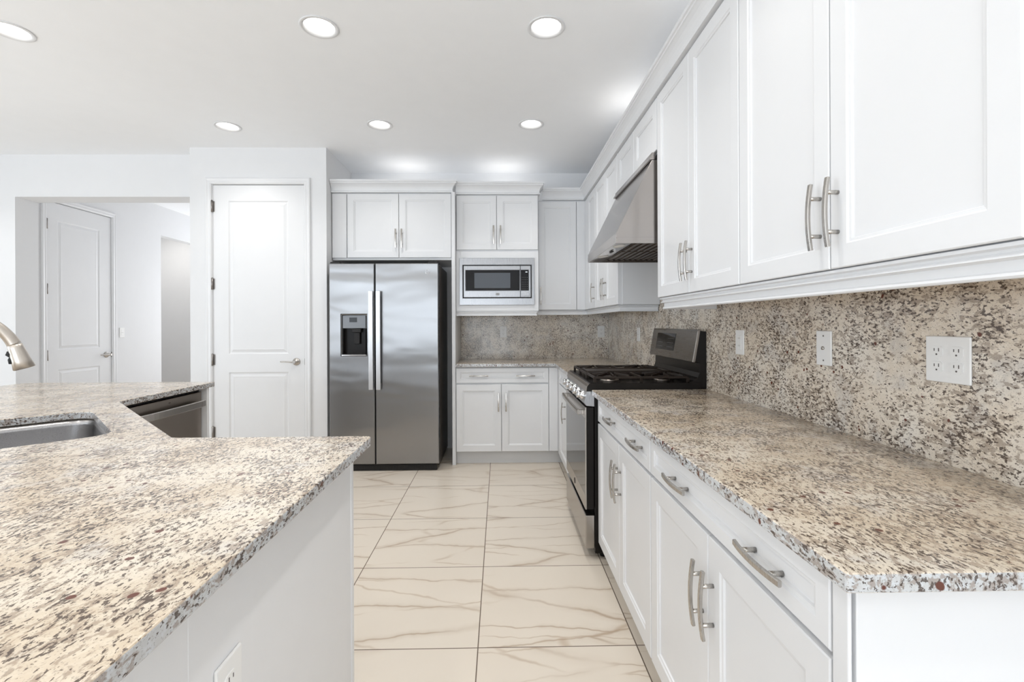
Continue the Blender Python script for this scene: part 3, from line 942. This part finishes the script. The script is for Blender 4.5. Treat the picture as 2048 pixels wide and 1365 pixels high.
MB().box(.4560, .4622, Y0 + .0145, Y1 - .0145, .3455, .7545).build('door_glass', M['glass_oven'], od)
m = MB(); pts = []
for i in range(21):
    t = i / 20; pts.append((.421 + .008 * (2 * t - 1) ** 4, Y0 + .045 + (Y1 - Y0 - .09) * t, .785))
a, b, q = .014, .009, .005
sec = [(-a, -b + q), (-a + q, -b), (a - q, -b), (a, -b + q), (a, b - q), (a - q, b), (-a + q, b), (-a, b - q)]
m.tube(pts, 1, up=Vector((1, 0, 0)), sec=sec, smooth=False)
for y in (Y0 + .055, Y1 - .055): m.box(.428, .456, y - .010, y + .010, .773, .797)
m.build('handle', M['steel_y'], od, .002)
script_badge(F_right(.4555), 2.95, .305, .001, .017, od, M['side_dark'])
sd = MB().box(.4555, .505, Y0 + .003, Y1 - .003, .058, .236).build('storage_drawer', M['steel_y'], c, .004)
m = MB().prism([(.506, .822), (.462, .826), (.450, .842), (.466, .904), (.506, .904)], lambda p, q, t: (p, t, q), Y0 + .001, Y1 - .001)
cp = m.build('control_panel', M['steel'], c, .002)
ax = Vector((-.968, 0, .25)).normalized()
for i in range(5):
    y = Y0 + .085 + i * (Y1 - Y0 - .17) / 4
    o_ = Vector((.4585, y, .873))
    k = MB().lathe(o_, ax, [(.026, -.002), (.026, .003), (.0215, .005), (.0205, .022), (.0225, .030), (.0195, .034), (.0, .034)], 26, True, False)
    kn = k.build('knob', M['chrome'], cp)
# cooktop
m = MB().prism([(.462, .9045), (.466, .930), (.474, .942), (.484, .947), (1.085, .947), (1.085, .9045)], lambda p, q, t: (p, t, q), Y0, Y1)
ct = m.build('cooktop', M['black'], c, .002)
m = MB().prism([(.4612, .9055), (.4652, .9305), (.4732, .9425), (.4765, .9440), (.4765, .9435), (.4742, .9415), (.4662, .930), (.4622, .9055)], lambda p, q, t: (p, t, q), Y0 + .001, Y1 - .001)
m.build('front_lip', M['steel_dark'], ct)
for (bx, by, br) in ((.62, 2.72, .042), (.92, 2.72, .034), (.62, 3.17, .045), (.92, 3.17, .034), (.77, 2.945, .036)):
    bn = MB().lathe((bx, by, .9472), (0, 0, 1), [(br + .012, 0), (br + .010, .006), (br - .006, .008), (br - .008, .016)], 28).build('burner', M['steel_dark'], ct)
    MB().lathe((bx, by, .9632), (0, 0, 1), [(br, 0), (br, .004), (br - .005, .008), (0, .0085)], 28, True, False).build('burner_cap', M['iron'], bn)


def bar(m, p0, p1, w=.010, h=.013):
    p0 = Vector(p0); p1 = Vector(p1); d = (p1 - p0).normalized(); s_ = Vector((-d.y, d.x, 0)).normalized() * w / 2
    up = Vector((0, 0, h / 2))
    R = [[p - s_ - up, p + s_ - up, p + s_ * .75 + up, p - s_ * .75 + up] for p in (p0, p1)]
    m.rings(R)


def grate(ya, yb, bxs):
    m = MB(); xa, xb = .512, 1.020; z = .975
    for y in (ya, yb): bar(m, (xa, y, z), (xb, y, z))
    for x in (xa, xb, (xa + xb) / 2): bar(m, (x, ya, z), (x, yb, z))
    for (bx, by) in bxs:
        for k in range(8):
            a = k * pi / 4
            r1 = .125 if k % 2 else .10
            ex_ = max(xa, min(xb, bx + cos(a) * r1)); ey = max(ya, min(yb, by + sin(a) * r1))
            bar(m, (bx + cos(a) * .028, by + sin(a) * .028, z + .011), (ex_, ey, z + .003), .009, .014)
    for x in (xa, (xa + xb) / 2, xb):
        for y in (ya, yb):
            m.box(x - .007, x + .007, y - .007, y + .007, .9475, z)
    return m.build('grate', M['iron'], c, .0015)


grate(2.600, 2.822, [(.62, 2.72), (.92, 2.72)])
grate(3.068, 3.292, [(.62, 3.17), (.92, 3.17)])
m = MB(); z = .972
for y in (2.832, 3.058): bar(m, (.512, y, z), (1.02, y, z))
for x in (.512, 1.02): bar(m, (x, 2.832, z), (x, 3.058, z))
for x in (.512, 1.02):
    for y in (2.832, 3.058): m.box(x - .007, x + .007, y - .007, y + .007, .9475, z)
m.build('grate', M['iron'], c, .0015)
m = MB().slab(Fr((0, 0, .970), (1, 0, 0), (0, 1, 0), (0, 0, 1)), .520, 1.012, 2.840, 3.050, .018, [(.532, 1.0, 2.852, 3.038, [(.004, .013)])], .003)
m.build('griddle', M['iron'], c)
# backguard
m = MB().prism([(1.112, .904), (1.112, 1.222), (1.076, 1.228), (1.052, 1.060), (1.078, 1.052), (1.076, 1.00), (1.066, .975), (1.046, .958), (1.018, .950), (1.018, .948)], lambda p, q, t: (p, t, q), Y0 + .001, Y1 - .001)
bg = m.build('backguard', M['black'], c, .002)
m = MB().prism([(1.036, 1.058), (1.066, 1.226), (1.072, 1.234), (1.082, 1.234), (1.080, 1.224), (1.053, 1.062), (1.048, 1.056)], lambda p, q, t: (p, t, q), Y0, Y1)
fp_ = m.build('backguard_face', M['steel_face'], bg, .002)
dN = Vector((-.168, 0, .030)).normalized()
dV = Vector((.030, 0, .168)).normalized()
fr = Fr(Vector((1.036, 0, 1.058)), (0, 1, 0), dV, dN)
MB().fbox(fr, 2.880, 3.210, .045, .150, -.001, .0016).build('display', M['glass_black'], fp_)
for j in range(5):
    m = MB(); u_ = 2.908 if j < 3 else 3.093; v_ = .064 + (j % 3) * .026
    for i in range(6 if j < 3 else 5): m.fbox(fr, u_ + i * .018, u_ + .004 + i * .018, v_, v_ + .003, .0015, .0021)
    m.build('button_row', M['greybtn'], fp_)

# ------------------------------------------------------------------ hood
c = thing('range_hood', (.86, 2.91, 1.69), 'stainless wedge-shaped range hood mounted above the gas range', 'range hood')
HY0, HY1 = 2.512, 3.316
m = MB().prism([(.610, 1.722), (.610, 1.742), (.802, 2.128), (1.113, 2.128), (1.113, 1.722)], lambda p, q, t: (p, t, q), HY0, HY1)
m.box(.610, .614, HY0, HY1, 1.690, 1.722).box(.614, 1.113, HY0, HY0 + .004, 1.690, 1.722).box(.614, 1.113, HY1 - .004, HY1, 1.690, 1.722).box(1.106, 1.113, HY0, HY1, 1.690, 1.722)
m.build('shell', M['steel_hood'], c, .0008, 1)
m = MB().prism([(.616, 1.7215), (.616, 1.698), (.735, 1.714), (.735, 1.7215)], lambda p, q, t: (p, t, q), HY0 + .006, HY1 - .006)
lp = m.build('lamp_panel', M['steel_hood'], c)
for y in (HY0 + .19, HY1 - .19):
    a = Vector((.675, y, 1.7055)); nrm = Vector((.13, 0, -1)).normalized()
    MB().lathe(a, nrm, [(.034, -.002), (.034, .004), (.026, .005), (.024, .003), (.0, .003)], 26, True, False).build('lamp', M['lampoff'], lp)
MB().box(.670, .684, 2.87, 2.93, 1.699, 1.7045).build('switch', M['blackmat'], lp, .001)
m = MB()
for (a, b) in ((HY0 + .008, 2.910), (2.918, HY1 - .008)):
    m.box(.740, 1.10, a, b, 1.712, 1.7212)
    for i in range(9): m.box(.750 + i * .038, .766 + i * .038, a + .01, b - .01, 1.706, 1.712)
m.build('grease_filter', M['brown'], c)
m = MB().box(.790, .819, HY0, HY1, 2.130, 2.142).box(.797, .819, HY0, HY1, 2.142, 2.152).box(.802, .819, HY0, HY1, 2.152, 2.168)
m.build('top_trim', M['steel_hood'], c, .001)

# ------------------------------------------------------------------ outlets and switches


def duplex(m_face, m_slot, fr, u, v, n, s_=1.0):
    for dv in (.0195, -.0195):
        pts = []
        R, hh = .0165, .0135
        for i in range(24):
            a = 2 * pi * i / 24
            pts.append((max(-R, min(R, R * 1.12 * cos(a))), max(-hh, min(hh, R * sin(a)))))
        m_face.rings([[fr.p(u + x, v + dv + y, n - .001) for x, y in pts], [fr.p(u + x, v + dv + y, n + .0018) for x, y in pts]])
        for du, hgt in ((-.0062, .0042), (.0062, .0034)):
            m_slot.fbox(fr, u + du - .0011, u + du + .0011, v + dv + .001 - hgt + .003, v + dv + .004 + hgt, n + .0012, n + .0022)
        m_slot.cyl(fr.p(u, v + dv - .0075, n + .0012), fr.p(u, v + dv - .0075, n + .0022), .0024, seg=10)


def outlet(fr, u0, u1, v0, v1, kind, label, name='wall_outlet', cat='outlet'):
    c = thing(name, fr.p((u0 + u1) / 2, (v0 + v1) / 2, 0), label, cat, 'white wall plates')
    MB().fbox(fr, u0, u1, v0, v1, .0, .006).build('cover_plate', M['plate'], c, .003, 3)
    cv = (v0 + v1) / 2
    cu = (u0 + u1) / 2
    if kind in ('duplex', 'double'):
        us = [cu] if kind == 'duplex' else [cu - .0265, cu + .0265]
        for u in us:
            a = MB(); b = MB(); duplex(a, b, fr, u, cv, .006)
            r_ = a.build('receptacle', M['plate'], c); b.build('slots', M['slot'], r_)
            MB().cyl(fr.p(u, cv, .0055), fr.p(u, cv, .0068), .003, seg=12).build('screw', M['plate'], c)
    elif kind == 'blank':
        m = MB()
        for dv in (.042, -.042): m.cyl(fr.p(cu, cv + dv, .0055), fr.p(cu, cv + dv, .0066), .003, seg=12)
        m.build('screws', M['slot'], c)
        MB().lathe(fr.p(cu, cv, .0055), fr.N, [(.0058, 0), (.0058, .005), (.003, .006), (0, .006)], 18, True, False).build('cable_jack', M['nickel'], c)
    else:
        MB().fbox(fr, cu - .0165, cu + .0165, cv - .033, cv + .033, .0055, .0075).build('rocker', M['plate'], c, .001)
        m = MB()
        if kind == 'decor':
            for dv in (.017, -.017):
                for du in (-.006, .006): m.fbox(fr, cu + du - .001, cu + du + .001, cv + dv - .001, cv + dv + .006, .0073, .0079)
            m.build('slots', M['slot'], c)
        else:
            m.fbox(fr, cu - .0165, cu + .0165, cv - .0006, cv + .0006, .0073, .0079).build('rocker_line', M['slot'], c)


fw = F_right(1.1145)
outlet(fw, 1.114, 1.234, 1.118, 1.234, 'double', 'large white double outlet plate on the right granite backsplash')
outlet(fw, 1.592, 1.668, 1.122, 1.241, 'blank', 'white cable plate with a small round jack on the right backsplash', 'cable_plate', 'wall plate')
outlet(fw, 2.172, 2.247, 1.122, 1.236, 'decor', 'white outlet plate on the right backsplash just in front of the range')
outlet(fw, 3.803, 3.880, 1.124, 1.236, 'switch', 'white plate on the right backsplash beyond the range', 'wall_switch', 'switch')
fk = F_back(4.930)
outlet(fk, -.002, .070, 1.129, 1.245, 'duplex', 'white outlet on the back wall backsplash under the microwave')
outlet(fk, 1.003, 1.076, 1.128, 1.244, 'duplex', 'white outlet on the back wall backsplash close to the corner')
outlet(F_left(-.4585), .773, .848, .600, .717, 'duplex', 'white outlet on the island side panel near the bottom of the photo')
outlet(F_left(-4.400), 5.640, 5.712, 1.130, 1.245, 'switch', 'white light switch on the hall wall beside the hall door', 'wall_switch', 'switch')

# ------------------------------------------------------------------ recessed ceiling lights
names = {
    (-.934, 2.52): 'recessed ceiling light in the nearer row, middle one',
    (.248, 2.51): 'recessed ceiling light in the nearer row, closest to the right wall cabinets',
    (-2.56, 2.57): 'recessed ceiling light cut off by the left edge of the photo',
    (-2.118, 3.79): 'recessed ceiling light in the farther row, in front of the hall opening',
    (-.927, 3.75): 'recessed ceiling light in the farther row, in front of the refrigerator',
    (.247, 3.73): 'recessed ceiling light in the farther row, in front of the microwave',
}


def can(x, y, label, visible=True):
    c = thing('recessed_light', (x, y, H), label, 'ceiling light', 'recessed ceiling lights')
    MB().lathe((x, y, H), (0, 0, -1), [(.082, -.000), (.097, .0005), (.099, .003), (.094, .005), (.080, .004), (.066, -.045), (.064, -.055), (.070, -.058), (.086, -.0)], 48, False, False).build('trim_ring', M['trimw'], c)
    MB().lathe((x, y, H + .050), (0, 0, -1), [(.067, .0), (.067, .004), (.0, .006)], 40, False, False).build('lens', M['lamp'], c)
    l = bpy.data.lights.new('downlight', 'AREA'); l.shape = 'DISK'; l.size = .11; l.energy = CEIL_POWER; l.color = (1, .98, .95); l.spread = radians(112)
    lo = bpy.data.objects.new('bulb', l); COL.objects.link(lo); lo.parent = c; lo.location = (0, 0, .043)


for (x, y), lab in names.items(): can(x, y, lab)
added_cans = [(x, y) for y in (1.29, .07, -1.15, -2.4, -3.6) for x in (.25, -.93, -2.12, -3.6)] + [(-5.2, 2.5), (-5.2, -.5), (-4.6, 3.7)]  # cans added out of view to light the room evenly
for (x, y) in added_cans: can(x, y, 'added unseen recessed ceiling light beyond the edge of the photo')
for (x, y, nm) in ((-.9, 4.72, 'fridge'), (.05, 4.75, 'microwave'), (.98, 3.3, 'hood'), (.98, 1.9, 'near')):  # unseen lamps added on the cabinet tops for the glow on the ceiling
    l = area('added_uplight_above_' + nm, (x, y, 2.49), (radians(180), 0, 0), .25, .10, .7, (1, .97, .93))


# holes in the ceiling for the cans
cut = [(x, y) for (x, y) in names] + added_cans
ce = bpy.data.objects['ceiling']
old = ce.data
bpy.data.objects.remove(ce, do_unlink=True)
circs = [[(x + .083 * cos(2 * pi * i / 40), y + .083 * sin(2 * pi * i / 40)) for i in range(40)] for x, y in cut]
ce = counter('ceiling', [(-6.7, -4.7), (1.25, -4.7), (1.25, 8.05), (-6.7, 8.05)], circs, H, H + .08, None, M['ceiling'], .0001)
struct(ce)
struct(MB().box(-6.7, 1.25, -4.7, 8.05, H + .081, H + .12).build('ceiling', M['ceiling']))

for o in bpy.data.objects:
    if '_o' in o: del o['_o']
